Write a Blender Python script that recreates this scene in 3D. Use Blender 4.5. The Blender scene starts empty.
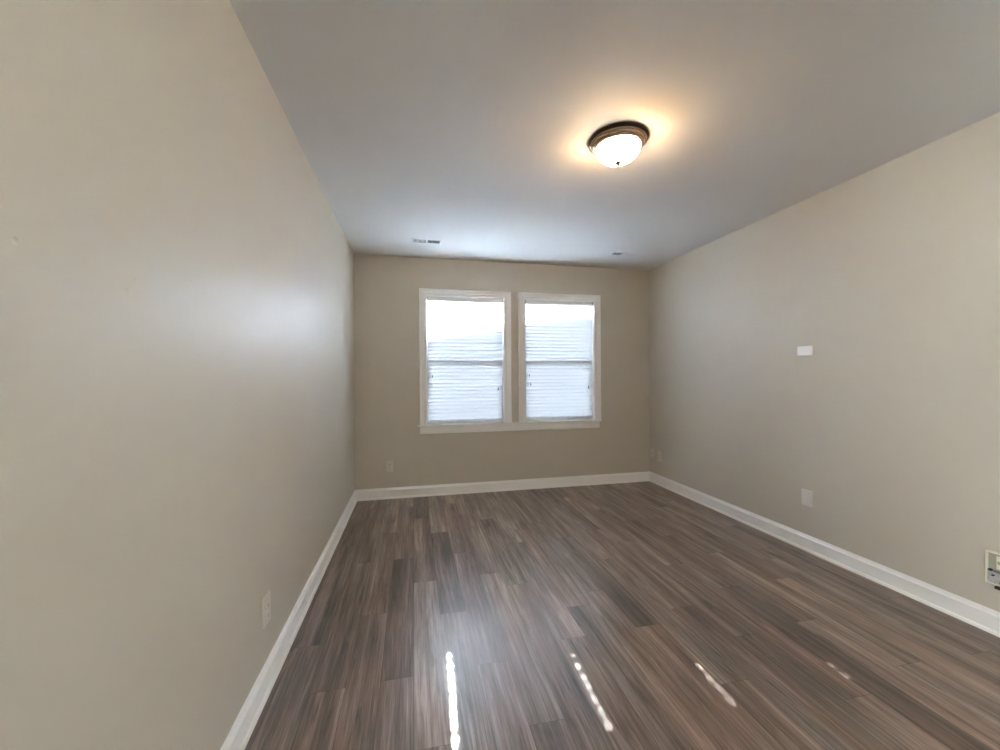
import bpy, bmesh, math, random
from mathutils import Vector, Matrix

S = bpy.context.scene
COL = S.collection
random.seed(7)

# ------------------------------------------------------------------ camera, world, sun, exposure
F_PX = 398.0
YAW, PITCH, ROLL = 0.21318, 0.00181, -0.00557
CAM_Z = 1.378
fw = Vector((math.sin(YAW) * math.cos(PITCH), math.cos(YAW) * math.cos(PITCH), math.sin(PITCH)))
rt = Vector((math.cos(YAW), -math.sin(YAW), 0))
up = rt.cross(fw)
rt2 = rt * math.cos(ROLL) + up * math.sin(ROLL)
up2 = up * math.cos(ROLL) - rt * math.sin(ROLL)
cam_d = bpy.data.cameras.new('camera')
cam_d.sensor_fit = 'HORIZONTAL'
cam_d.sensor_width = 36.0
cam_d.lens = 36.0 * F_PX / 1000.0
cam_d.clip_start = 0.02
cam = bpy.data.objects.new('camera', cam_d)
COL.objects.link(cam)
m = Matrix((rt2, up2, -fw)).transposed().to_4x4()
m.translation = Vector((0, 0, CAM_Z))
cam.matrix_world = m
S.camera = cam

SKY = 10.7
SUN_T, SUN_AZ = 0.669, 0.045            # rise and sideways drift of the sun per metre outwards
SUN_E = 260.0
world = bpy.data.worlds.new('sky')
S.world = world
world.use_nodes = True
wn, wl = world.node_tree.nodes, world.node_tree.links
wn.clear()
w_out = wn.new('ShaderNodeOutputWorld')
w_bg = wn.new('ShaderNodeBackground')
w_tc = wn.new('ShaderNodeTexCoord')
w_sx = wn.new('ShaderNodeSeparateXYZ')
w_rp = wn.new('ShaderNodeValToRGB')
w_rp.color_ramp.elements[0].position = 0.0
w_rp.color_ramp.elements[0].color = (0.78, 0.86, 1.0, 1)
w_rp.color_ramp.elements[1].position = 0.9
w_rp.color_ramp.elements[1].color = (0.50, 0.66, 1.0, 1)
wl.new(w_tc.outputs['Generated'], w_sx.inputs[0])
wl.new(w_sx.outputs['Z'], w_rp.inputs[0])
wl.new(w_rp.outputs[0], w_bg.inputs['Color'])
wl.new(w_bg.outputs[0], w_out.inputs[0])
w_my = wn.new('ShaderNodeMapRange')        # the side away from the sun is paler and hazier
w_my.inputs['From Min'].default_value = -0.25
w_my.inputs['From Max'].default_value = 0.25
w_mx = wn.new('ShaderNodeMix')
w_mx.data_type = 'RGBA'
w_mx.inputs[6].default_value = (0.92, 0.94, 0.96, 1)
wl.new(w_sx.outputs['Y'], w_my.inputs['Value'])
wl.new(w_my.outputs[0], w_mx.inputs[0])
wl.new(w_rp.outputs[0], w_mx.inputs[7])
wl.new(w_mx.outputs[2], w_bg.inputs['Color'])
w_bg.inputs['Strength'].default_value = SKY

sun_d = bpy.data.lights.new('sun', 'SUN')
sun_d.energy = SUN_E
sun_d.angle = math.radians(0.46)
sun_d.color = (0.88, 0.945, 1.0)
sun = bpy.data.objects.new('sun', sun_d)
COL.objects.link(sun)
sun.rotation_euler = Vector((SUN_AZ, 1.0, SUN_T)).to_track_quat('Z', 'Y').to_euler()
sun.location = (0.5, 14, 8)

vs = S.view_settings
vs.view_transform = 'Standard'
vs.look = 'None'
vs.gamma = 1.0
vs.use_curve_mapping = False
vs.exposure = 1.31
cy = S.cycles
cy.use_denoising = True
cy.max_bounces = 14
cy.diffuse_bounces = 10
cy.glossy_bounces = 5
cy.transmission_bounces = 8
cy.transparent_max_bounces = 16
cy.sample_clamp_indirect = 0.0
cy.caustics_reflective = False
cy.caustics_refractive = False

# ------------------------------------------------------------------ measured room
XL, XR, YB, H = -0.6465, 3.0025, 4.6628, 2.743
YR = -2.6                                # wall behind the camera
WT = 0.16                                # thickness of the window wall
OPEN = {1: (0.149, 1.060), 2: (1.326, 2.224)}   # clear openings of the two windows in x
OZ0, OZ1 = 0.812, 2.300
SW = {'left': (-1.90, -0.50, 0.45, 1.95), 'right': (-1.65, -0.90, 0.45, 1.60)}   # unseen openings added behind the camera for fill daylight: y range and height range


# ------------------------------------------------------------------ materials
def new_mat(name):
    mt = bpy.data.materials.new(name)
    mt.use_nodes = True
    nt = mt.node_tree
    return mt, nt, nt.nodes['Principled BSDF']


def noise(nt, scale, detail=3.0, rough=0.5, vec=None):
    n = nt.nodes.new('ShaderNodeTexNoise')
    n.inputs['Scale'].default_value = scale
    n.inputs['Detail'].default_value = detail
    n.inputs['Roughness'].default_value = rough
    if vec is not None:
        nt.links.new(vec, n.inputs['Vector'])
    return n


def bump(nt, bsdf, height, strength, dist):
    b = nt.nodes.new('ShaderNodeBump')
    b.inputs['Strength'].default_value = strength
    b.inputs['Distance'].default_value = dist
    nt.links.new(height, b.inputs['Height'])
    nt.links.new(b.outputs[0], bsdf.inputs['Normal'])
    return b


def simple(name, col, rough=0.5, metal=0.0, vary=0.03, nscale=30.0, bstr=0.0, spec=0.5):
    mt, nt, b = new_mat(name)
    tc = nt.nodes.new('ShaderNodeTexCoord')
    n = noise(nt, nscale, 4.0, 0.55, tc.outputs['Object'])
    r = nt.nodes.new('ShaderNodeValToRGB')
    r.color_ramp.elements[0].position = 0.3
    r.color_ramp.elements[1].position = 0.7
    r.color_ramp.elements[0].color = tuple(c * (1 - vary) for c in col) + (1,)
    r.color_ramp.elements[1].color = tuple(min(1, c * (1 + vary)) for c in col) + (1,)
    nt.links.new(n.outputs['Fac'], r.inputs[0])
    nt.links.new(r.outputs[0], b.inputs['Base Color'])
    b.inputs['Roughness'].default_value = rough
    b.inputs['Metallic'].default_value = metal
    b.inputs['Specular IOR Level'].default_value = spec
    if bstr:
        bump(nt, b, n.outputs['Fac'], bstr, 0.002)
    return mt


WALL_COL = (0.60, 0.56, 0.486)


def wall_mat(name, dents=()):
    """rolled satin paint; dents are small filled nail holes at world (y, z, radius)"""
    mt, nt, b = new_mat(name)
    L = nt.links
    tc = nt.nodes.new('ShaderNodeTexCoord')
    big = noise(nt, 1.3, 3.0, 0.5, tc.outputs['Object'])
    fine = noise(nt, 260.0, 2.0, 0.5, tc.outputs['Object'])
    r = nt.nodes.new('ShaderNodeValToRGB')
    r.color_ramp.elements[0].position = 0.3
    r.color_ramp.elements[1].position = 0.7
    r.color_ramp.elements[0].color = tuple(c * 0.985 for c in WALL_COL) + (1,)
    r.color_ramp.elements[1].color = tuple(c * 1.015 for c in WALL_COL) + (1,)
    L.new(big.outputs['Fac'], r.inputs[0])
    col = r.outputs[0]
    hgt = nt.nodes.new('ShaderNodeMath')
    hgt.operation = 'MULTIPLY'
    hgt.inputs[1].default_value = 0.25
    L.new(fine.outputs['Fac'], hgt.inputs[0])
    height = hgt.outputs[0]
    for (y, z, rad) in dents:
        mp = nt.nodes.new('ShaderNodeVectorMath')
        mp.operation = 'DISTANCE'
        mp.inputs[1].default_value = (XL, y, z)
        L.new(tc.outputs['Object'], mp.inputs[0])
        mr = nt.nodes.new('ShaderNodeMapRange')
        mr.inputs['From Min'].default_value = rad * 0.35
        mr.inputs['From Max'].default_value = rad
        mr.inputs['To Min'].default_value = -2.5
        mr.inputs['To Max'].default_value = 0.0
        L.new(mp.outputs['Value'], mr.inputs['Value'])
        ad = nt.nodes.new('ShaderNodeMath')
        L.new(height, ad.inputs[0])
        L.new(mr.outputs[0], ad.inputs[1])
        height = ad.outputs[0]
    L.new(col, b.inputs['Base Color'])
    b.inputs['Roughness'].default_value = 0.46
    b.inputs['Specular IOR Level'].default_value = 0.45
    bump(nt, b, height, 0.5, 0.0016)
    return mt


def floor_mat():
    mt, nt, b = new_mat('vinyl_plank')
    L = nt.links
    tc = nt.nodes.new('ShaderNodeTexCoord')
    tone = nt.nodes.new('ShaderNodeAttribute')
    tone.attribute_name = 'tone'
    seed = nt.nodes.new('ShaderNodeAttribute')
    seed.attribute_name = 'seed'
    # every plank gets its own stretch of grain
    off = nt.nodes.new('ShaderNodeCombineXYZ')
    L.new(seed.outputs['Fac'], off.inputs[2])
    add = nt.nodes.new('ShaderNodeVectorMath')
    L.new(tc.outputs['Object'], add.inputs[0])
    L.new(off.outputs[0], add.inputs[1])

    def stretched(sx, sy):
        mu = nt.nodes.new('ShaderNodeVectorMath')
        mu.operation = 'MULTIPLY'
        mu.inputs[1].default_value = (sx, sy, 1.0)
        L.new(add.outputs[0], mu.inputs[0])
        return mu.outputs[0]

    # wander of the grain
    wob = noise(nt, 1.0, 2.0, 0.5, stretched(3.0, 1.6))
    strip = noise(nt, 1.0, 2.0, 0.5, stretched(15.0, 0.75))
    mid = noise(nt, 1.0, 4.0, 0.62, stretched(60.0, 2.2))
    grain = noise(nt, 1.0, 5.0, 0.72, stretched(190.0, 5.0))
    hue = noise(nt, 1.0, 2.0, 0.5, stretched(7.0, 0.8))
    strip.inputs['Distortion'].default_value = 0.35
    mid.inputs['Distortion'].default_value = 0.5

    def lin(sock, k, c):
        mm = nt.nodes.new('ShaderNodeMath')
        mm.operation = 'MULTIPLY_ADD'
        L.new(sock, mm.inputs[0])
        mm.inputs[1].default_value = k
        mm.inputs[2].default_value = c
        return mm.outputs[0]

    def plus(a, c):
        mm = nt.nodes.new('ShaderNodeMath')
        L.new(a, mm.inputs[0])
        L.new(c, mm.inputs[1])
        return mm.outputs[0]

    t = plus(lin(strip.outputs['Fac'], 1.05, -0.525), lin(mid.outputs['Fac'], 1.0, -0.5))
    t = plus(t, lin(grain.outputs['Fac'], 0.95, -0.475))
    t = plus(t, lin(wob.outputs['Fac'], 0.5, -0.235))
    t = plus(t, lin(tone.outputs['Fac'], 1.0, 0.0))
    # scattered dark knots and mineral streaks
    kn = noise(nt, 1.0, 3.0, 0.6, stretched(17.0, 2.6))
    km = nt.nodes.new('ShaderNodeMapRange')
    km.inputs['From Min'].default_value = 0.60
    km.inputs['From Max'].default_value = 0.80
    km.inputs['To Min'].default_value = 0.0
    km.inputs['To Max'].default_value = -0.45
    L.new(kn.outputs['Fac'], km.inputs['Value'])
    t = plus(t, km.outputs[0])
    r = nt.nodes.new('ShaderNodeValToRGB')
    cr = r.color_ramp
    cr.elements[0].position = 0.05
    cr.elements[0].color = (0.0523, 0.0376, 0.0298, 1)
    cr.elements[1].position = 0.95
    cr.elements[1].color = (0.4992, 0.4038, 0.3439, 1)
    for pos, c in ((0.32, (0.1335, 0.0978, 0.0779)), (0.55, (0.2322, 0.1752, 0.1433)), (0.74, (0.3483, 0.2730, 0.2293))):
        e = cr.elements.new(pos)
        e.color = c + (1,)
    L.new(t, r.inputs[0])
    hr = nt.nodes.new('ShaderNodeValToRGB')
    hr.color_ramp.elements[0].position = 0.3
    hr.color_ramp.elements[0].color = (0.93, 1.0, 1.05, 1)
    hr.color_ramp.elements[1].position = 0.72
    hr.color_ramp.elements[1].color = (1.10, 0.97, 0.93, 1)
    L.new(hue.outputs['Fac'], hr.inputs[0])
    mx = nt.nodes.new('ShaderNodeMix')
    mx.data_type = 'RGBA'
    mx.blend_type = 'MULTIPLY'
    mx.inputs[0].default_value = 1.0
    L.new(r.outputs[0], mx.inputs[6])
    L.new(hr.outputs[0], mx.inputs[7])
    L.new(mx.outputs[2], b.inputs['Base Color'])
    rr = nt.nodes.new('ShaderNodeMapRange')
    rr.inputs['To Min'].default_value = 0.26
    rr.inputs['To Max'].default_value = 0.38
    L.new(mid.outputs['Fac'], rr.inputs['Value'])
    L.new(rr.outputs[0], b.inputs['Roughness'])
    b.inputs['Specular IOR Level'].default_value = 0.9
    bump(nt, b, grain.outputs['Fac'], 0.12, 0.0006)
    return mt


def glass_mat():
    mt = bpy.data.materials.new('window_glass')
    mt.use_nodes = True
    nt = mt.node_tree
    nt.nodes.clear()
    o = nt.nodes.new('ShaderNodeOutputMaterial')
    mix = nt.nodes.new('ShaderNodeMixShader')
    tr = nt.nodes.new('ShaderNodeBsdfTransparent')
    tr.inputs[0].default_value = (0.93, 0.96, 0.96, 1)
    gl = nt.nodes.new('ShaderNodeBsdfGlossy')
    gl.inputs['Roughness'].default_value = 0.02
    fr = nt.nodes.new('ShaderNodeFresnel')
    fr.inputs[0].default_value = 1.45
    nt.links.new(fr.outputs[0], mix.inputs[0])
    nt.links.new(tr.outputs[0], mix.inputs[1])
    nt.links.new(gl.outputs[0], mix.inputs[2])
    nt.links.new(mix.outputs[0], o.inputs[0])
    return mt


def slat_mat():
    """thin white vinyl: lets part of the daylight shine through"""
    mt, nt, b = new_mat('white_slat')
    b.inputs['Base Color'].default_value = (0.68, 0.69, 0.70, 1)
    b.inputs['Roughness'].default_value = 0.45
    tl = nt.nodes.new('ShaderNodeBsdfTranslucent')
    tl.inputs[0].default_value = (0.90, 0.93, 0.98, 1)
    mix = nt.nodes.new('ShaderNodeMixShader')
    mix.inputs[0].default_value = 0.40
    nt.links.new(b.outputs[0], mix.inputs[1])
    nt.links.new(tl.outputs[0], mix.inputs[2])
    nt.links.new(mix.outputs[0], nt.nodes['Material Output'].inputs[0])
    return mt


def bowl_mat():
    """frosted glass lit from inside: glows, and lets part of the bulbs' light through"""
    mt = bpy.data.materials.new('frosted_glass')
    mt.use_nodes = True
    nt = mt.node_tree
    nt.nodes.clear()
    o = nt.nodes.new('ShaderNodeOutputMaterial')
    tr = nt.nodes.new('ShaderNodeBsdfTransparent')
    tr.inputs[0].default_value = (1.0, 0.9, 0.74, 1)
    pr = nt.nodes.new('ShaderNodeBsdfPrincipled')
    pr.inputs['Base Color'].default_value = (0.85, 0.82, 0.75, 1)
    pr.inputs['Roughness'].default_value = 0.25
    pr.inputs['Emission Color'].default_value = (1.0, 0.88, 0.72, 1)
    pr.inputs['Emission Strength'].default_value = 12.0
    mix = nt.nodes.new('ShaderNodeMixShader')
    mix.inputs[0].default_value = 0.72
    nt.links.new(tr.outputs[0], mix.inputs[1])
    nt.links.new(pr.outputs[0], mix.inputs[2])
    nt.links.new(mix.outputs[0], o.inputs[0])
    return mt


def siding_mat():
    mt, nt, b = new_mat('lap_siding')
    tc = nt.nodes.new('ShaderNodeTexCoord')
    n = noise(nt, 3.0, 3.0, 0.5, tc.outputs['Object'])
    r = nt.nodes.new('ShaderNodeValToRGB')
    r.color_ramp.elements[0].color = (0.76, 0.77, 0.80, 1)
    r.color_ramp.elements[1].color = (0.83, 0.84, 0.86, 1)
    nt.links.new(n.outputs['Fac'], r.inputs[0])
    nt.links.new(r.outputs[0], b.inputs['Base Color'])
    b.inputs['Roughness'].default_value = 0.7
    return mt


M = dict(
    wall=wall_mat('wall_paint'),
    wall_dent=wall_mat('wall_paint_dented', ((0.816, 1.607, 0.007), (1.104, 1.610, 0.006), (1.077, 1.578, 0.008),
                                             (1.345, 1.664, 0.005), (0.977, 1.385, 0.006))),
    ceiling=simple('ceiling_paint', (0.70, 0.695, 0.685), 0.75, vary=0.01, nscale=1.5, spec=0.3),
    trim=simple('trim_paint', (0.92, 0.92, 0.915), 0.28, vary=0.01, nscale=8),
    vinyl=simple('white_vinyl', (0.78, 0.79, 0.80), 0.4, vary=0.01, nscale=8),
    slat=slat_mat(),
    cord=simple('blind_cord', (0.72, 0.72, 0.70), 0.8),
    tassel=simple('dark_tassel', (0.10, 0.11, 0.13), 0.5),
    plate=simple('white_plastic', (0.74, 0.74, 0.72), 0.32, vary=0.01),
    almond=simple('almond_plastic', (0.72, 0.67, 0.58), 0.35, vary=0.01),
    ivory=simple('ivory_plastic', (0.88, 0.84, 0.72), 0.4, vary=0.03),
    panel=simple('grey_green_panel', (0.42, 0.42, 0.34), 0.5, vary=0.08),
    slot=simple('dark_slot', (0.02, 0.02, 0.02), 0.6),
    steel=simple('dull_steel', (0.52, 0.52, 0.53), 0.32, 0.9, vary=0.2, nscale=90),
    strap=simple('galvanised_strap', (0.56, 0.56, 0.57), 0.4, 0.25, vary=0.2, nscale=90),
    plate_beige=simple('light_beige_plastic', (0.74, 0.71, 0.65), 0.35, vary=0.01),
    screw=simple('painted_screw', (0.60, 0.60, 0.58), 0.35),
    bronze=simple('brushed_bronze', (0.40, 0.32, 0.25), 0.27, 0.9, vary=0.08, nscale=60),
    bronze_dark=simple('dark_bronze', (0.045, 0.032, 0.024), 0.35, 0.8, vary=0.08, nscale=60),
    vent=simple('vent_enamel', (0.70, 0.70, 0.70), 0.4, vary=0.01),
    duct=simple('dark_duct', (0.05, 0.05, 0.055), 0.8),
    subfloor=simple('floor_seam', (0.035, 0.028, 0.022), 0.7),
    floor=floor_mat(),
    glass=glass_mat(),
    bowl=bowl_mat(),
    siding=siding_mat(),
    shingle=simple('roof_shingle', (0.10, 0.095, 0.09), 0.9, vary=0.3, nscale=14),
    ground=simple('grey_ground', (0.20, 0.195, 0.19), 0.9, vary=0.15, nscale=5),
)


# ------------------------------------------------------------------ mesh helpers
def link(name, bm, mat, parent=None, smooth=False):
    bmesh.ops.recalc_face_normals(bm, faces=bm.faces)
    me = bpy.data.meshes.new(name)
    bm.to_mesh(me)
    bm.free()
    if smooth:
        for p in me.polygons:
            p.use_smooth = True
    o = bpy.data.objects.new(name, me)
    for mm in (mat if isinstance(mat, (list, tuple)) else [mat]):
        me.materials.append(mm)
    COL.objects.link(o)
    if parent is not None:
        o.parent = parent
        o.matrix_parent_inverse = Matrix.Translation(parent.location).inverted() if parent.type == 'EMPTY' and not parent.parent \
            else Matrix.Identity(4)
    return o


def tag(o, label=None, cat=None, group=None, kind=None):
    if label:
        o['label'] = label
    if cat:
        o['category'] = cat
    if group:
        o['group'] = group
    if kind:
        o['kind'] = kind
    return o


def empty(name, loc):
    o = bpy.data.objects.new(name, None)
    o.empty_display_size = 0.05
    o.location = loc
    COL.objects.link(o)
    return o


def box(bm, x0, x1, y0, y1, z0, z1, bev=0.0, mi=0):
    v = [bm.verts.new((x, y, z)) for x in (x0, x1) for y in (y0, y1) for z in (z0, z1)]
    fs = [bm.faces.new([v[i] for i in q]) for q in
          ((0, 1, 3, 2), (4, 6, 7, 5), (0, 4, 5, 1), (2, 3, 7, 6), (0, 2, 6, 4), (1, 5, 7, 3))]
    for f in fs:
        f.material_index = mi
    if bev:
        es = list({e for f in fs for e in f.edges})
        bmesh.ops.bevel(bm, geom=es, offset=bev, segments=2, affect='EDGES', profile=0.5)
    return fs


def prism(bm, prof, a, b, fn):
    """closed profile (list of 2D) swept between two stations; fn(p, s) -> xyz"""
    r0 = [bm.verts.new(fn(p, a)) for p in prof]
    r1 = [bm.verts.new(fn(p, b)) for p in prof]
    n = len(prof)
    for i in range(n):
        j = (i + 1) % n
        bm.faces.new((r0[i], r0[j], r1[j], r1[i]))
    bm.faces.new(r0)
    bm.faces.new(list(reversed(r1)))


def lathe(bm, prof, n=64, c=(0, 0, 0), cap=False):
    """prof: list of (radius, z)"""
    rings = []
    for (r, z) in prof:
        if r < 1e-5:
            rings.append([bm.verts.new((c[0], c[1], c[2] + z))])
        else:
            rings.append([bm.verts.new((c[0] + r * math.cos(2 * math.pi * k / n), c[1] + r * math.sin(2 * math.pi * k / n), c[2] + z))
                          for k in range(n)])
    for A, B in zip(rings, rings[1:]):
        for k in range(n):
            k2 = (k + 1) % n
            q = [A[k % len(A)], A[k2 % len(A)], B[k2 % len(B)], B[k % len(B)]]
            q2 = []
            for v in q:
                if v not in q2:
                    q2.append(v)
            if len(q2) > 2:
                bm.faces.new(q2)


def disc_y(bm, cx, cy, cz, rx, rz, depth, axis, n=16):
    """short elliptical plug; axis 'x' or 'y' is its thickness direction"""
    A, B = [], []
    for k in range(n):
        a = 2 * math.pi * k / n
        u, w = rx * math.cos(a), rz * math.sin(a)
        if axis == 'y':
            A.append(bm.verts.new((cx + u, cy, cz + w)))
            B.append(bm.verts.new((cx + u, cy + depth, cz + w)))
        else:
            A.append(bm.verts.new((cx, cy + u, cz + w)))
            B.append(bm.verts.new((cx + depth, cy + u, cz + w)))
    for k in range(n):
        bm.faces.new((A[k], A[(k + 1) % n], B[(k + 1) % n], B[k]))
    bm.faces.new(A)
    bm.faces.new(list(reversed(B)))


# ------------------------------------------------------------------ room shell
def shell():
    T = 0.12
    def side_wall(xa, xb, sw):
        bm = bmesh.new()
        y0, y1, z0, z1 = sw
        box(bm, xa, xb, y1, YB + WT, -0.12, H + 0.12)
        box(bm, xa, xb, YR - T, y0, -0.12, H + 0.12)
        box(bm, xa, xb, y0, y1, -0.12, z0)
        box(bm, xa, xb, y0, y1, z1, H + 0.12)
        return bm
    bm = side_wall(XL - T, XL, SW['left'])
    tag(link('wall_left', bm, M['wall_dent']), 'long plain beige wall on the left side of the room', 'wall', kind='structure')
    bm = side_wall(XR, XR + T, SW['right'])
    tag(link('wall_right', bm, M['wall']), 'long beige wall on the right with thermostat and outlets', 'wall', kind='structure')
    bm = bmesh.new()
    box(bm, XL, XR, YR - T, YR, 0, H)
    tag(link('wall_rear', bm, M['wall']), 'beige wall behind the viewer', 'wall', kind='structure')
    # window wall: a slab with two openings
    xs = [XL, OPEN[1][0] - 0.018, OPEN[1][1] + 0.018, OPEN[2][0] - 0.018, OPEN[2][1] + 0.018, XR]
    zs = [-0.12, OZ0 - 0.012, OZ1 + 0.018, H + 0.12]
    bm = bmesh.new()

    def solid(i, k):
        return not (i in (1, 3) and k == 1)
    V = {}

    def v(i, k, s):
        key = (i, k, s)
        if key not in V:
            V[key] = bm.verts.new((xs[i], YB + (WT if s else 0), zs[k]))
        return V[key]
    for i in range(5):
        for k in range(3):
            if not solid(i, k):
                continue
            bm.faces.new((v(i, k, 0), v(i + 1, k, 0), v(i + 1, k + 1, 0), v(i, k + 1, 0)))
            f = bm.faces.new((v(i, k, 1), v(i, k + 1, 1), v(i + 1, k + 1, 1), v(i + 1, k, 1)))
            f.material_index = 1
            for (di, dk, a, b2) in ((-1, 0, (i, k), (i, k + 1)), (1, 0, (i + 1, k), (i + 1, k + 1)),
                                    (0, -1, (i, k), (i + 1, k)), (0, 1, (i, k + 1), (i + 1, k + 1))):
                ni, nk = i + di, k + dk
                if ni < 0 or ni > 4 or nk < 0 or nk > 2 or not solid(ni, nk):
                    bm.faces.new((v(*a, 0), v(*b2, 0), v(*b2, 1), v(*a, 1)))
    tag(link('wall_back', bm, [M['wall'], M['siding']]), 'beige end wall holding the two blind-covered windows', 'wall', kind='structure')
    bm = bmesh.new()
    box(bm, XL, XR, YR - T, YB, H, H + 0.12)
    tag(link('ceiling', bm, M['ceiling']), 'flat off-white ceiling with one dome light and two vents', 'ceiling', kind='structure')


# ------------------------------------------------------------------ plank floor
PW, PL, PX0 = 0.148, 1.22, -0.451
ENDS = {-1: 2.2, 0: 3.09, 1: 3.63, 2: 1.875, 3: 2.72, 4: 2.325, 5: 3.10, 6: 3.95, 7: 2.55, 8: 1.965, 9: 3.45, 10: 2.36, 11: 1.97, 12: 1.525,
        13: 3.3, 14: 1.785, 15: 1.34, 16: 2.21, 17: 1.816, 18: 1.44, 19: 2.225, 20: 3.7, 21: 2.64, 22: 3.1, 23: 2.0, -2: 3.4}
TONES = {(2, 1.875): 0.30, (11, 1.97): 0.32, (4, 2.325): 0.36, (3, 3.94): 0.30, (0, 3.09): 0.36, (5, 3.10): 0.40, (12, 2.745): 0.50,
         (16, 0.99): 0.33, (16, 2.21): 0.44, (2, 0.655): 0.52, (3, 1.5): 0.60, (3, 2.72): 0.50, (4, 1.105): 0.60, (8, 1.965): 0.50,
         (11, 0.75): 0.55, (8, 0.745): 0.60, (0, 1.87): 0.47, (1, 2.41): 0.52, (-1, 2.2): 0.42, (-1, 0.98): 0.40, (-2, 2.18): 0.40,
         (-2, 0.96): 0.38, (1, 1.19): 0.47, (0, 0.65): 0.46, (17, 1.816): 0.46, (17, 0.596): 0.58, (15, 1.34): 0.47, (19, 1.005): 0.58,
         (19, 2.225): 0.44, (18, 1.44): 0.56, (20, 1.26): 0.47, (21, 1.42): 0.43, (22, 1.88): 0.38, (23, 2.0): 0.40}


def floor():
    bm = bmesh.new()
    tl = bm.faces.layers.float.new('tone')
    sl = bm.faces.layers.float.new('seed')
    rnd = random.Random(11)
    g = 0.0005
    y_min, y_max = YR, YB
    k = -2
    while PX0 + k * PW < XR:
        xa, xb = max(XL, PX0 + k * PW), min(XR, PX0 + (k + 1) * PW)
        if xb - xa > 0.002:
            e = ENDS.get(k, rnd.uniform(0, PL))
            y = e - math.ceil((e - y_min) / PL) * PL
            while y < y_max:
                ya, yb = max(y, y_min), min(y + PL, y_max)
                if yb - ya > 0.003:
                    tone = rnd.uniform(0.42, 0.60)
                    for (kk, ys), tv in TONES.items():
                        if kk == k and abs(ys - y) < 0.03:
                            tone = tv
                    sd = rnd.uniform(0, 400)
                    x0, x1, y0, y1 = xa + g, xb - g, ya + g, yb - g
                    f = bm.faces.new([bm.verts.new(p) for p in ((x0, y0, 0), (x1, y0, 0), (x1, y1, 0), (x0, y1, 0))])
                    f[tl], f[sl] = tone, sd
                y += PL
        k += 1
    n0 = len(bm.faces)
    fs = box(bm, XL, XR, YR - 0.12, YB, -0.12, -0.0006)
    for f in fs:
        f.material_index = 1
    me = bpy.data.meshes.new('floor')
    bm.to_mesh(me)
    bm.free()
    o = bpy.data.objects.new('floor', me)
    me.materials.append(M['floor'])
    me.materials.append(M['subfloor'])
    COL.objects.link(o)
    tag(o, 'grey-brown wood-look plank floor running towards the windows', 'floor', kind='structure')


# ------------------------------------------------------------------ baseboards
def baseboards():
    hb = 0.120
    board = [(0, 0), (0.015, 0), (0.015, 0.089), (0.0165, 0.091), (0.0165, 0.095), (0.012, 0.100), (0.0075, 0.108), (0.0045, 0.1165), (0.003, hb), (0, hb)]
    shoe = [(0.0142, 0)] + [(0.0142 + 0.0135 * math.cos(a), 0.019 * math.sin(a)) for a in [i * math.pi / 2 / 7 for i in range(8)]]
    runs = {
        'left': (lambda p, s: (XL + p[0], s, p[1]), YR, YB, 'white baseboard along the left wall'),
        'right': (lambda p, s: (XR - p[0], s, p[1]), YR, YB, 'white baseboard along the right wall'),
        'back': (lambda p, s: (s, YB - p[0], p[1]), XL, XR, 'white baseboard under the windows on the end wall'),
        'rear': (lambda p, s: (s, YR + p[0], p[1]), XL, XR, 'white baseboard on the wall behind the viewer'),
    }
    for side, (fn, a, b, lab) in runs.items():
        bm = bmesh.new()
        prism(bm, board, a, b, fn)
        o = tag(link('baseboard_' + side, bm, M['trim']), lab, 'baseboard', kind='structure')
        bm = bmesh.new()
        prism(bm, shoe, a, b, fn)
        link('shoe_molding', bm, M['trim'], o)


# ------------------------------------------------------------------ windows
CW = 0.088
CASING = [(0.004, 0.0), (0.004, 0.010), (0.010, 0.0125), (0.030, 0.0125), (0.034, 0.0095), (0.039, 0.0135), (0.058, 0.0155), (0.062, 0.013),
          (0.067, 0.0185), (0.084, 0.020), (CW, 0.017), (CW, 0.0)]


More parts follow.
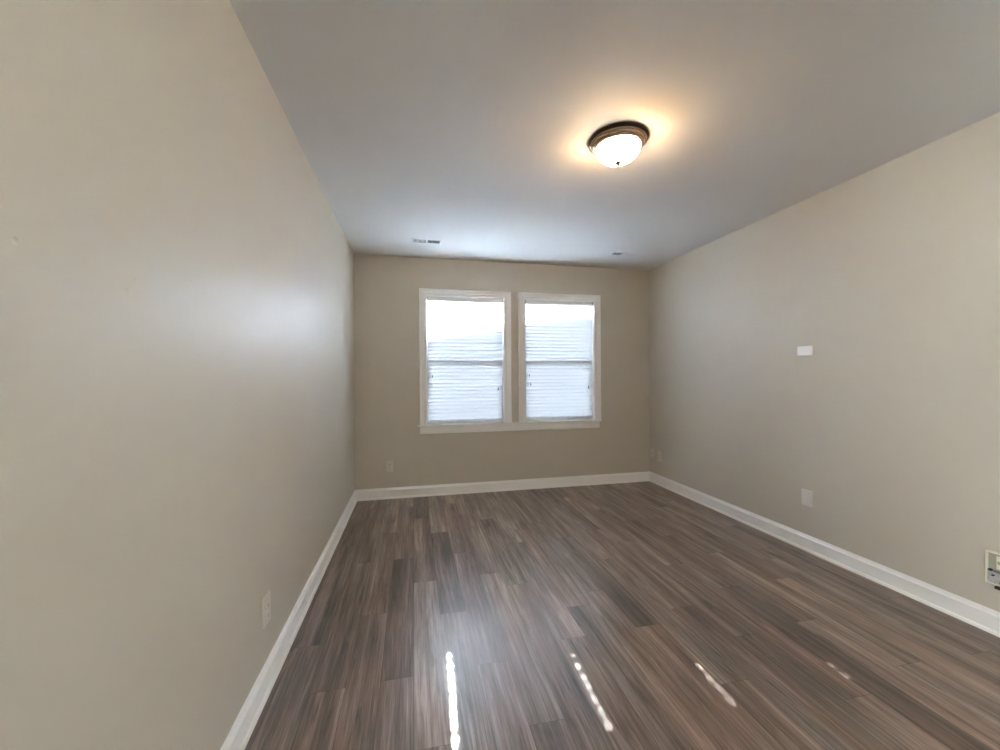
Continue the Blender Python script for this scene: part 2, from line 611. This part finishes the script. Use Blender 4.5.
def window(n, label):
    x0, x1 = OPEN[n]
    root = empty('window_%d' % n, ((x0 + x1) / 2, YB, OZ0))
    tag(root, label, 'window', kind='structure')
    # casing: mitred on three sides
    bm = bmesh.new()
    rows = []
    for (w, d) in CASING:
        y = YB - d
        rows.append([bm.verts.new(p) for p in ((x0 - w, y, OZ0), (x0 - w, y, OZ1 + w), (x1 + w, y, OZ1 + w), (x1 + w, y, OZ0))])
    for A, B in zip(rows, rows[1:]):
        for i in range(3):
            bm.faces.new((A[i], A[i + 1], B[i + 1], B[i]))
    for i in range(3):
        bm.faces.new((rows[-1][i], rows[-1][i + 1], rows[0][i + 1], rows[0][i]))
    bm.faces.new([r[0] for r in rows])
    bm.faces.new([r[3] for r in reversed(rows)])
    link('casing', bm, M['trim'], root)
    # jamb boards lining the opening
    bm = bmesh.new()
    t = 0.017
    box(bm, x0 - t, x0, YB + 0.0005, YB + WT, OZ0 - 0.011, OZ1 + t)
    box(bm, x1, x1 + t, YB + 0.0005, YB + WT, OZ0 - 0.011, OZ1 + t)
    box(bm, x0, x1, YB + 0.0005, YB + WT, OZ1, OZ1 + t)
    box(bm, x0, x1, YB + 0.08, YB + WT, OZ0 - 0.011, OZ0)
    link('jamb', bm, M['trim'], root)
    zm0, zm1 = 1.522, 1.562

    def sash(name, za, zb, ya, yb, sw, top, bot):
        bm = bmesh.new()
        box(bm, x0 + 0.001, x0 + sw, ya, yb, za, zb)
        box(bm, x1 - sw, x1 - 0.001, ya, yb, za, zb)
        box(bm, x0 + sw, x1 - sw, ya, yb, zb - top, zb)
        box(bm, x0 + sw, x1 - sw, ya, yb, za, za + bot)
        s = link(name, bm, M['vinyl'], root)
        bm = bmesh.new()
        yc = (ya + yb) / 2
        box(bm, x0 + sw - 0.004, x1 - sw + 0.004, yc - 0.002, yc + 0.002, za + bot - 0.004, zb - top + 0.004)
        link('pane', bm, M['glass'], s)
        return s
    sash('lower_sash', OZ0 + 0.001, zm1, YB + 0.082, YB + 0.106, 0.036, 0.036, 0.045)
    sash('upper_sash', zm0, OZ1 - 0.001, YB + 0.107, YB + 0.131, 0.032, 0.035, 0.034)


def portal(c, w, h, euler):
    # only tells the renderer where daylight enters
    ld = bpy.data.lights.new('daylight_portal', 'AREA')
    ld.shape = 'RECTANGLE'
    ld.size = w
    ld.size_y = h
    ld.cycles.is_portal = True
    lo = bpy.data.objects.new('daylight_portal', ld)
    COL.objects.link(lo)
    lo.location = c
    lo.rotation_euler = [math.radians(a) for a in euler]


def fill_window(n, xa, xb, sw, label):  # unseen window, added only to let fill daylight onto the opposite wall
    y0, y1, z0, z1 = sw
    root = empty('window_%d' % n, ((xa + xb) / 2, (y0 + y1) / 2, z0))
    tag(root, label, 'window', kind='structure')
    xo, xi = min(xa, xb) + 0.035, max(xa, xb) - 0.035
    bm = bmesh.new()
    ym = (y0 + y1) / 2
    for a, b in ((y0, y0 + 0.045), (ym - 0.03, ym + 0.03), (y1 - 0.045, y1)):
        box(bm, xo, xi, a, b, z0, z1)
    for a, b in ((y0 + 0.045, ym - 0.03), (ym + 0.03, y1 - 0.045)):
        box(bm, xo, xi, a, b, z0, z0 + 0.045)
        box(bm, xo, xi, a, b, z1 - 0.045, z1)
    link('window_frame', bm, M['vinyl'], root)
    xc = (xo + xi) / 2
    for a, b in ((y0 + 0.045, ym - 0.03), (ym + 0.03, y1 - 0.045)):
        bm = bmesh.new()
        box(bm, xc - 0.002, xc + 0.002, a, b, z0 + 0.045, z1 - 0.045)
        link('pane', bm, M['glass'], root)


def stool_apron():
    a, b = 0.036, 2.306
    bm = bmesh.new()
    prof = [(0.079, OZ0 - 0.0115), (0.079, OZ0 + 0.004)] + \
           [(-0.030 - 0.010 * math.sin(t), OZ0 - 0.004 + 0.008 * math.cos(t)) for t in [i * math.pi / 6 for i in range(7)]]
    # nosing with horns in front of the wall, tongues reaching into each opening
    box(bm, a, b, YB - 0.052, YB - 0.0005, OZ0 - 0.012, OZ0 + 0.004, bev=0.004)
    for n in OPEN:
        x0, x1 = OPEN[n]
        box(bm, x0, x1, YB - 0.002, YB + 0.0795, OZ0 - 0.0108, OZ0 + 0.0035)
    o = tag(link('trim_1', bm, M['trim']), 'long white window sill board shared by both windows', 'window sill', kind='structure')
    bm = bmesh.new()
    prof = [(0, 0.714), (0.010, 0.714), (0.0125, 0.719), (0.0125, 0.728), (0.016, 0.734), (0.016, 0.782), (0.019, 0.788), (0.019, OZ0 - 0.0125), (0, OZ0 - 0.0125)]
    prism(bm, prof, 0.064, 2.29, lambda p, s: (s, YB - p[0], p[1]))
    link('apron', bm, M['trim'], o)


# ------------------------------------------------------------------ blinds
PITCH_S, SLAT_Z0, N_SLAT = 0.0433, 0.884, 32
TILT = math.radians(72.0)               # closed: room edge of every slat tipped up
LADDER = {1: (0.290, 0.886), 2: (1.447, 2.066)}


def blind(n, label, tassels):
    x0, x1 = OPEN[n]
    xa, xb = x0 + 0.007, x1 - 0.007
    yc = YB + 0.043
    root = empty('window_blind', ((x0 + x1) / 2, YB + 0.043, OZ1))
    tag(root, label, 'blind', group='white slatted window blinds')
    # headrail: a folded channel with a valance lip
    bm = bmesh.new()
    box(bm, xa, xb, yc - 0.026, yc + 0.026, OZ1 - 0.043, OZ1 - 0.001, bev=0.002)
    box(bm, xa, xb, yc - 0.031, yc - 0.026, OZ1 - 0.047, OZ1 - 0.036, bev=0.0015)
    hr = link('headrail', bm, M['vinyl'], root)
    for xe in (xa - 0.006, xb - 0.008):
        bm = bmesh.new()
        box(bm, xe, xe + 0.014, yc - 0.034, yc - 0.0265, OZ1 - 0.049, OZ1 - 0.001, bev=0.001)
        link('end_bracket', bm, M['steel'], root)
    # slats, each with two slots for the lift cord
    hw, hl, sw, th = 0.0020, 0.0036, 0.0270, 0.0028
    bm = bmesh.new()
    xs = [xa]
    for lx in LADDER[n]:
        xs += [lx - hw, lx + hw]
    xs.append(xb)
    ys = [-sw, -0.021, -0.013, -hl, hl, 0.013, 0.021, sw]
    ny = len(ys) - 1
    holes = {(1, 3), (3, 3)}
    ct, st = math.cos(TILT), math.sin(TILT)
    rnd = random.Random(n)
    for s in range(N_SLAT):
        z = SLAT_Z0 + s * PITCH_S
        dz = rnd.uniform(-0.0006, 0.0006)
        skew = rnd.uniform(-0.0010, 0.0010)
        V = {}

        def v(i, j, k):
            key = (i, j, k)
            if key not in V:
                h = th * (k - 0.5) + 0.0034 * (1 - (ys[j] / sw) ** 2)
                y = ys[j]
                sk = skew * (xs[i] - xa) / (xb - xa)
                V[key] = bm.verts.new((xs[i], yc + y * ct + h * st, z + dz + sk - y * st + h * ct))
            return V[key]
        for i in range(len(xs) - 1):
            for j in range(ny):
                if (i, j) in holes:
                    continue
                bm.faces.new((v(i, j, 1), v(i + 1, j, 1), v(i + 1, j + 1, 1), v(i, j + 1, 1)))
                bm.faces.new((v(i, j, 0), v(i, j + 1, 0), v(i + 1, j + 1, 0), v(i + 1, j, 0)))
                for (di, dj, a, b2) in ((-1, 0, (i, j), (i, j + 1)), (1, 0, (i + 1, j), (i + 1, j + 1)),
                                        (0, -1, (i, j), (i + 1, j)), (0, 1, (i, j + 1), (i + 1, j + 1))):
                    ni, nj = i + di, j + dj
                    if ni < 0 or nj < 0 or nj > ny - 1 or ni > len(xs) - 2 or (ni, nj) in holes:
                        bm.faces.new((v(*a, 0), v(*b2, 0), v(*b2, 1), v(*a, 1)))
    link('slats', bm, M['slat'], root)
    # bottom rail with round end plugs underneath the ladders
    bm = bmesh.new()
    box(bm, xa, xb, yc - 0.026, yc + 0.026, 0.840, 0.862, bev=0.003)
    br = link('bottom_rail', bm, M['slat'], root)
    for k in range(4):
        bm = bmesh.new()
        xp = xa + (xb - xa) * (0.155 + 0.23 * k)
        disc_y(bm, xp, yc - 0.0285, 0.851, 0.006, 0.005, 0.003, 'y', 12)
        link('cord_plug', bm, M['steel'], br)
    # ladder strings, beside the slots on both slat edges
    bm = bmesh.new()
    for lx in LADDER[n]:
        for yy in (-0.0275, 0.0275):
            box(bm, lx + 0.012, lx + 0.0135, yc + yy - 0.0006, yc + yy + 0.0006, 0.862, OZ1 - 0.043)
    link('ladder_cord', bm, M['cord'], root)
    # pull cords with dark tassels in front of the slats
    for (tx, tz, r) in tassels:
        bm = bmesh.new()
        box(bm, tx - 0.0008, tx + 0.0008, yc - 0.0345, yc - 0.0330, tz + 0.012, OZ1 - 0.04)
        c = link('pull_cord', bm, M['cord'], root)
        bm = bmesh.new()
        lathe(bm, [(0, 0.016), (0.003 * r, 0.0155), (0.0045 * r, 0.006), (0.0062 * r, -0.008), (0.0066 * r, -0.013), (0.005 * r, -0.016), (0, -0.0165)],
              14, (tx, yc - 0.0345, tz))
        link('tassel', bm, M['tassel'], c, True)


# ------------------------------------------------------------------ ceiling light
def ceiling_light(cx, cy_, label, watts, tint):
    R = 0.169
    root = empty('ceiling_light', (cx, cy_, H))
    tag(root, label, 'ceiling light')
    c = (cx, cy_, H)
    bm = bmesh.new()
    lathe(bm, [(0, -0.0005), (R, -0.0005), (R + 0.001, -0.004), (R - 0.002, -0.010), (R - 0.010, -0.013), (0.100, -0.013), (0, -0.013)], 96, c)
    link('canopy', bm, M['bronze_dark'], root, True)
    bm = bmesh.new()
    lathe(bm, [(0.120, -0.0135), (R - 0.012, -0.0135), (R - 0.010, -0.018), (R - 0.014, -0.024), (R - 0.020, -0.026), (R - 0.021, -0.031), (R - 0.025, -0.037),
               (R - 0.031, -0.040), (R - 0.032, -0.044), (R - 0.037, -0.049), (R - 0.042, -0.0495), (R - 0.043, -0.044), (0.120, -0.040), (0.120, -0.0135)], 160, c)
    link('ring', bm, M['bronze'], root)
    bm = bmesh.new()
    rb, zt, dp = 0.1255, -0.044, 0.088
    prof = [(rb * math.cos(a) ** 0.92 if a < math.pi / 2 - 0.01 else 0.0, zt - dp * math.sin(a)) for a in [i * math.pi / 2 / 22 for i in range(23)]]
    lathe(bm, prof, 96, c)
    link('glass_bowl', bm, M['bowl'], root, True)
    bm = bmesh.new()
    zb = zt - dp
    lathe(bm, [(0, zb + 0.004), (0.0145, zb + 0.003), (0.0170, zb - 0.0005), (0.0150, zb - 0.005), (0.0075, zb - 0.007), (0.0065, zb - 0.011), (0.0090, zb - 0.014),
               (0.0065, zb - 0.019), (0, zb - 0.020)], 24, c)
    link('finial', bm, M['bronze_dark'], root, True)
    for s in (-1, 1):
        ld = bpy.data.lights.new('bulb_glow', 'POINT')
        ld.energy = watts
        ld.color = tint
        ld.shadow_soft_size = 0.022
        lo = bpy.data.objects.new('bulb_glow', ld)
        COL.objects.link(lo)
        lo.location = (cx + s * 0.062, cy_ - s * 0.066, H - 0.078)


# ------------------------------------------------------------------ ceiling vents
def vent(cx, cy_, label):
    w, d = 0.305, 0.150
    root = empty('ceiling_vent', (cx, cy_, H))
    tag(root, label, 'vent', group='ceiling air registers')
    bm = bmesh.new()
    z0, z1 = H - 0.007, H - 0.0003
    iw, idp = 0.255, 0.098
    # sloping face flange around the louvre field
    def ring(hw, hd, z):
        return [bm.verts.new((cx + sx * hw, cy_ + sy * hd, z)) for sx, sy in ((-1, -1), (1, -1), (1, 1), (-1, 1))]
    rs = [ring(w / 2, d / 2, z1), ring(w / 2, d / 2, z1 - 0.0015), ring(iw / 2 + 0.004, idp / 2 + 0.004, z0), ring(iw / 2, idp / 2, z0), ring(iw / 2, idp / 2, z1)]
    for A, B in zip(rs, rs[1:]):
        for k in range(4):
            bm.faces.new((A[k], A[(k + 1) % 4], B[(k + 1) % 4], B[k]))
    box(bm, cx - 0.010, cx + 0.010, cy_ - idp / 2, cy_ + idp / 2, z0 + 0.0004, z1)
    link('face_frame', bm, M['vent'], root)
    bm = bmesh.new()
    box(bm, cx - iw / 2, cx + iw / 2, cy_ - idp / 2, cy_ + idp / 2, z1 - 0.0004, z1)
    link('duct_opening', bm, M['duct'], root)
    bm = bmesh.new()
    for side in (-1, 1):
        for k in range(9):
            xk = cx + side * (0.0165 + k * 0.0124)
            # lower edge leans outwards, away from the middle bar
            p = [(xk, z1 - 0.0006), (xk + 0.0009, z1 - 0.0006), (xk + side * 0.0050 + 0.0009, z0 + 0.0006), (xk + side * 0.0050, z0 + 0.0006)]
            prism(bm, p, cy_ - idp / 2, cy_ + idp / 2, lambda q, s: (q[0], s, q[1]))
    link('louvres', bm, M['vent'], root)


# ------------------------------------------------------------------ wall plates
def frame_fn(wall):
    """local (along, out, up) -> world for a wall; along runs away from the viewer on side walls"""
    if wall == 'left':
        return lambda a, o, u: (XL + o, a, u)
    if wall == 'right':
        return lambda a, o, u: (XR - o, a, u)
    return lambda a, o, u: (a, YB - o, u)


def lbox(bm, fn, a0, a1, o0, o1, u0, u1, bev=0.0):
    p, q = fn(a0, o0, u0), fn(a1, o1, u1)
    lo = [min(p[i], q[i]) for i in range(3)]
    hi = [max(p[i], q[i]) for i in range(3)]
    box(bm, lo[0], hi[0], lo[1], hi[1], lo[2], hi[2], bev)


def ldisc(bm, wall, fn, a, o0, o1, u, ra, ru):
    p = fn(a, o0, u)
    q = fn(a, o1, u)
    if wall == 'back':
        disc_y(bm, p[0], p[1], p[2], ra, ru, q[1] - p[1], 'y')
    else:
        disc_y(bm, p[0], p[1], p[2], ra, ru, q[0] - p[0], 'x')


def outlet(wall, a, u, label, mat, w=0.078, h=0.124, th=0.0075):
    fn = frame_fn(wall)
    root = empty('wall_outlet', fn(a, 0, u))
    tag(root, label, 'outlet', group='duplex wall outlets')
    bm = bmesh.new()
    lbox(bm, fn, a - w / 2, a + w / 2, 0.0003, th, u - h / 2, u + h / 2, 0.0022)
    link('cover_plate', bm, mat, root)
    for s in (-1, 1):
        bm = bmesh.new()
        ldisc(bm, wall, fn, a, th - 0.001, th + 0.0022, u + s * 0.0225, 0.0165, 0.0150)
        r = link('receptacle', bm, mat, root)
        bm = bmesh.new()
        uu = u + s * 0.0225
        for da, hh in ((-0.0062, 0.0046), (0.0062, 0.0038)):
            lbox(bm, fn, a + da - 0.0013, a + da + 0.0013, th + 0.0018, th + 0.0025, uu - hh + 0.003, uu + hh + 0.003)
        ldisc(bm, wall, fn, a, th + 0.0018, th + 0.0025, uu - 0.0075, 0.0026, 0.0026)
        link('slots', bm, M['slot'], r)
    bm = bmesh.new()
    ldisc(bm, wall, fn, a, th - 0.0005, th + 0.0012, u, 0.003, 0.003)
    link('screw', bm, M['screw'], root)


def wall_things():
    outlet('left', 1.938, 0.352, 'pale outlet low on the left wall', M['plate_beige'], w=0.078, h=0.124, th=0.011)
    outlet('back', -0.272, 0.361, 'beige outlet low on the end wall left of the windows', M['almond'], w=0.072, h=0.122)
    outlet('right', 4.445, 0.357, 'beige outlet on the right wall near the far corner', M['almond'], w=0.076, h=0.122)
    # coax plate beside it
    fn = frame_fn('right')
    a, u = 4.605, 0.375
    root = empty('cable_plate', fn(a, 0, u))
    tag(root, 'small beige cable jack plate tucked in the far right corner', 'cable jack')
    bm = bmesh.new()
    lbox(bm, fn, a - 0.036, a + 0.036, 0.0003, 0.0065, u - 0.052, u + 0.052, 0.002)
    link('cover_plate', bm, M['almond'], root)
    bm = bmesh.new()
    ldisc(bm, 'right', fn, a, 0.005, 0.009, u, 0.0085, 0.0085)
    ldisc(bm, 'right', fn, a, 0.009, 0.019, u, 0.0055, 0.0055)
    link('jack', bm, M['steel'], root)
    # blank plate
    a, u = 2.535, 0.409
    root = empty('blank_plate', fn(a, 0, u))
    tag(root, 'blank white cover plate low on the right wall', 'wall plate')
    bm = bmesh.new()
    lbox(bm, fn, a - 0.040, a + 0.040, 0.0003, 0.0115, u - 0.062, u + 0.062, 0.003)
    link('plate', bm, M['plate'], root)
    for s in (-1, 1):
        bm = bmesh.new()
        ldisc(bm, 'right', fn, a, 0.0112, 0.0124, u + s * 0.041, 0.0032, 0.0032)
        link('screw', bm, M['screw'], root)
    # thermostat
    a, u = 2.535, 1.560
    root = empty('thermostat', fn(a, 0, u))
    tag(root, 'small white rectangular thermostat at chest height on right wall', 'thermostat')
    bm = bmesh.new()
    lbox(bm, fn, a - 0.056, a + 0.056, 0.0003, 0.006, u - 0.033, u + 0.033, 0.0015)
    link('base', bm, M['plate'], root)
    bm = bmesh.new()
    lbox(bm, fn, a - 0.0585, a + 0.0585, 0.006, 0.021, u - 0.0360, u + 0.0360, 0.003)
    link('cover', bm, simple('bright_plastic', (0.86, 0.87, 0.90), 0.35, vary=0.01), root)
    bm = bmesh.new()
    for k in range(2):
        lbox(bm, fn, a - 0.038, a + 0.042, 0.0208, 0.0217, u + 0.012 - k * 0.016, u + 0.0135 - k * 0.016)
    link('grille_line', bm, M['plate'], root)


def service_box():
    """opened ivory wall box at the right edge, with bare hardware in its lower half"""
    fn = frame_fn('right')
    a0, a1, u0, u1 = 1.385, 1.535, 0.262, 0.434
    root = empty('open_wall_box', fn((a0 + a1) / 2, 0, u0))
    tag(root, 'open ivory electrical box with bare hardware low at right edge', 'electrical box')
    um = 0.338
    bm = bmesh.new()
    lbox(bm, fn, a0, a1, 0.0003, 0.004, u0, u1)                       # back
    lbox(bm, fn, a1 - 0.007, a1, 0.0003, 0.022, u0, u1, 0.0015)         # far side
    lbox(bm, fn, a0, a0 + 0.007, 0.0003, 0.022, u0, u1, 0.0015)
    lbox(bm, fn, a0, a1, 0.0003, 0.022, u1 - 0.008, u1, 0.0015)         # top
    lbox(bm, fn, a0, a1, 0.0003, 0.020, u0, u0 + 0.006, 0.0015)
    link('housing', bm, M['ivory'], root)
    bm = bmesh.new()
    lbox(bm, fn, a0 + 0.008, a1 - 0.008, 0.004, 0.010, um, u1 - 0.009)
    link('back_panel', bm, M['panel'], root)
    for ac in (a1 - 0.052, a0 + 0.052):
        bm = bmesh.new()
        lbox(bm, fn, ac - 0.011, ac + 0.011, 0.010, 0.020, um + 0.010, u1 - 0.018, 0.002)
        t = link('terminal_block', bm, M['ivory'], root)
        bm = bmesh.new()
        ldisc(bm, 'right', fn, ac, 0.0195, 0.0215, um + 0.045, 0.006, 0.009)
        link('terminal_hole', bm, M['panel'], t)
    bm = bmesh.new()
    # bent metal strap across the lower half
    prof = [(0.010, um - 0.002), (0.026, um - 0.012), (0.022, um - 0.030), (0.027, um - 0.050), (0.018, u0 + 0.008), (0.014, u0 + 0.008), (0.022, um - 0.050),
            (0.017, um - 0.030), (0.021, um - 0.013), (0.008, um - 0.006)]
    prism(bm, prof, a0 + 0.012, a1 - 0.012, lambda p, s: fn(s, p[0], p[1]))
    link('metal_strap', bm, M['strap'], root)
    bm = bmesh.new()
    lbox(bm, fn, a0 + 0.010, a1 - 0.030, 0.012, 0.022, um - 0.010, um + 0.002, 0.002)
    link('dark_bar', bm, simple('dark_grey_plastic', (0.19, 0.19, 0.195), 0.5), root)
    for (a, u, ra, ru) in ((a1 - 0.022, um + 0.000, 0.009, 0.006), (a1 - 0.066, u0 + 0.022, 0.010, 0.008), (a1 - 0.032, um - 0.026, 0.006, 0.004)):
        bm = bmesh.new()
        ldisc(bm, 'right', fn, a, 0.020, 0.029, u, ra, ru)
        link('knockout', bm, M['slot'], root)
    # cut cable end poking out under the box
    bm = bmesh.new()
    lbox(bm, fn, a1 - 0.058, a1 - 0.034, 0.006, 0.024, u0 - 0.020, u0 - 0.003, 0.004)
    link('cable_end', bm, M['slot'], root)


# ------------------------------------------------------------------ outside
def outside():
    bm = bmesh.new()
    box(bm, -30, 34, -30, 45, -0.75, -0.45)
    tag(link('ground', bm, M['ground']), 'grey ground outside the windows', 'ground', kind='structure')
    # neighbouring house: its eave crosses the sun above the blinds
    A, B = Vector((0.527, 10.04, 0)), Vector((2.30, 9.59, 0))
    d = (B - A).normalized()
    nrm = Vector((-d.y, d.x, 0))                       # away from us
    if nrm.y < 0:
        nrm = -nrm
    ze = 5.40

    def P(s, t, z):
        q = A + d * s + nrm * t
        return (q.x, q.y, z)
    root = empty('neighbouring_house', P(0, 0.45, -0.45))
    tag(root, 'pale sided neighbouring house outside the windows', 'house', kind='structure')
    bm = bmesh.new()
    # lap siding: saw-tooth front face
    prof = []
    z, st = -0.45, 0.16
    while z < ze - 0.20:
        prof += [(0.45 - 0.018, z), (0.45, min(z + st, ze - 0.15))]
        z += st
    prof += [(7.5, ze - 0.15), (7.5, -0.45)]
    prism(bm, prof, -7.0, 9.0, lambda p, s: P(s, p[0], p[1]))
    link('siding', bm, M['siding'], root)
    bm = bmesh.new()
    zr = ze + 3.9 * math.tan(math.radians(24))
    roof = [(0.0, ze), (3.9, zr), (7.9, ze), (7.9, ze - 0.16), (3.9, zr - 0.16), (0.0, ze - 0.16)]
    prism(bm, roof, -7.4, 9.4, lambda p, s: P(s, p[0], p[1]))
    link('roof', bm, M['shingle'], root)


shell()
floor()
baseboards()
window(1, 'left window with white casing behind a lowered blind')
window(2, 'right window with white casing behind a lowered blind')
fill_window(3, XL - 0.12, XL, SW['left'], 'window in the left wall behind the viewer')
fill_window(4, XR, XR + 0.12, SW['right'], 'window in the right wall behind the viewer')
for _k, _x, _a in (('left', XL - 0.13, -90), ('right', XR + 0.13, 90)):
    _s = SW[_k]
    portal((_x, (_s[0] + _s[1]) / 2, (_s[2] + _s[3]) / 2), _s[3] - _s[2], _s[1] - _s[0], (0, _a, 0))
for _n in OPEN:
    portal(((OPEN[_n][0] + OPEN[_n][1]) / 2, YB + WT + 0.01, (OZ0 + OZ1) / 2), OPEN[_n][1] - OPEN[_n][0], OZ1 - OZ0, (-90, 0, 0))
stool_apron()
blind(1, 'white slatted blind covering the left window', [(0.212, 1.378, 0.9), (0.205, 1.275, 1.0), (0.988, 1.220, 1.1)])
blind(2, 'white slatted blind covering the right window', [(1.377, 1.383, 0.9), (1.395, 1.273, 1.0), (2.153, 1.228, 1.0), (2.161, 2.160, 0.9)])
ceiling_light(1.166, 2.110, 'lit flush-mount dome light with bronze ring on the ceiling', 8.0, (1.0, 0.62, 0.30))
ceiling_light(1.170, -1.700, 'lit dome light on the ceiling behind the viewer', 20.0, (0.92, 0.98, 1.0))  # added out of view as a fill lamp to brighten the room
vent(0.135, 4.080, 'white ceiling vent above the left window')
vent(2.305, 4.080, 'white ceiling vent near the right wall')
wall_things()
service_box()
outside()
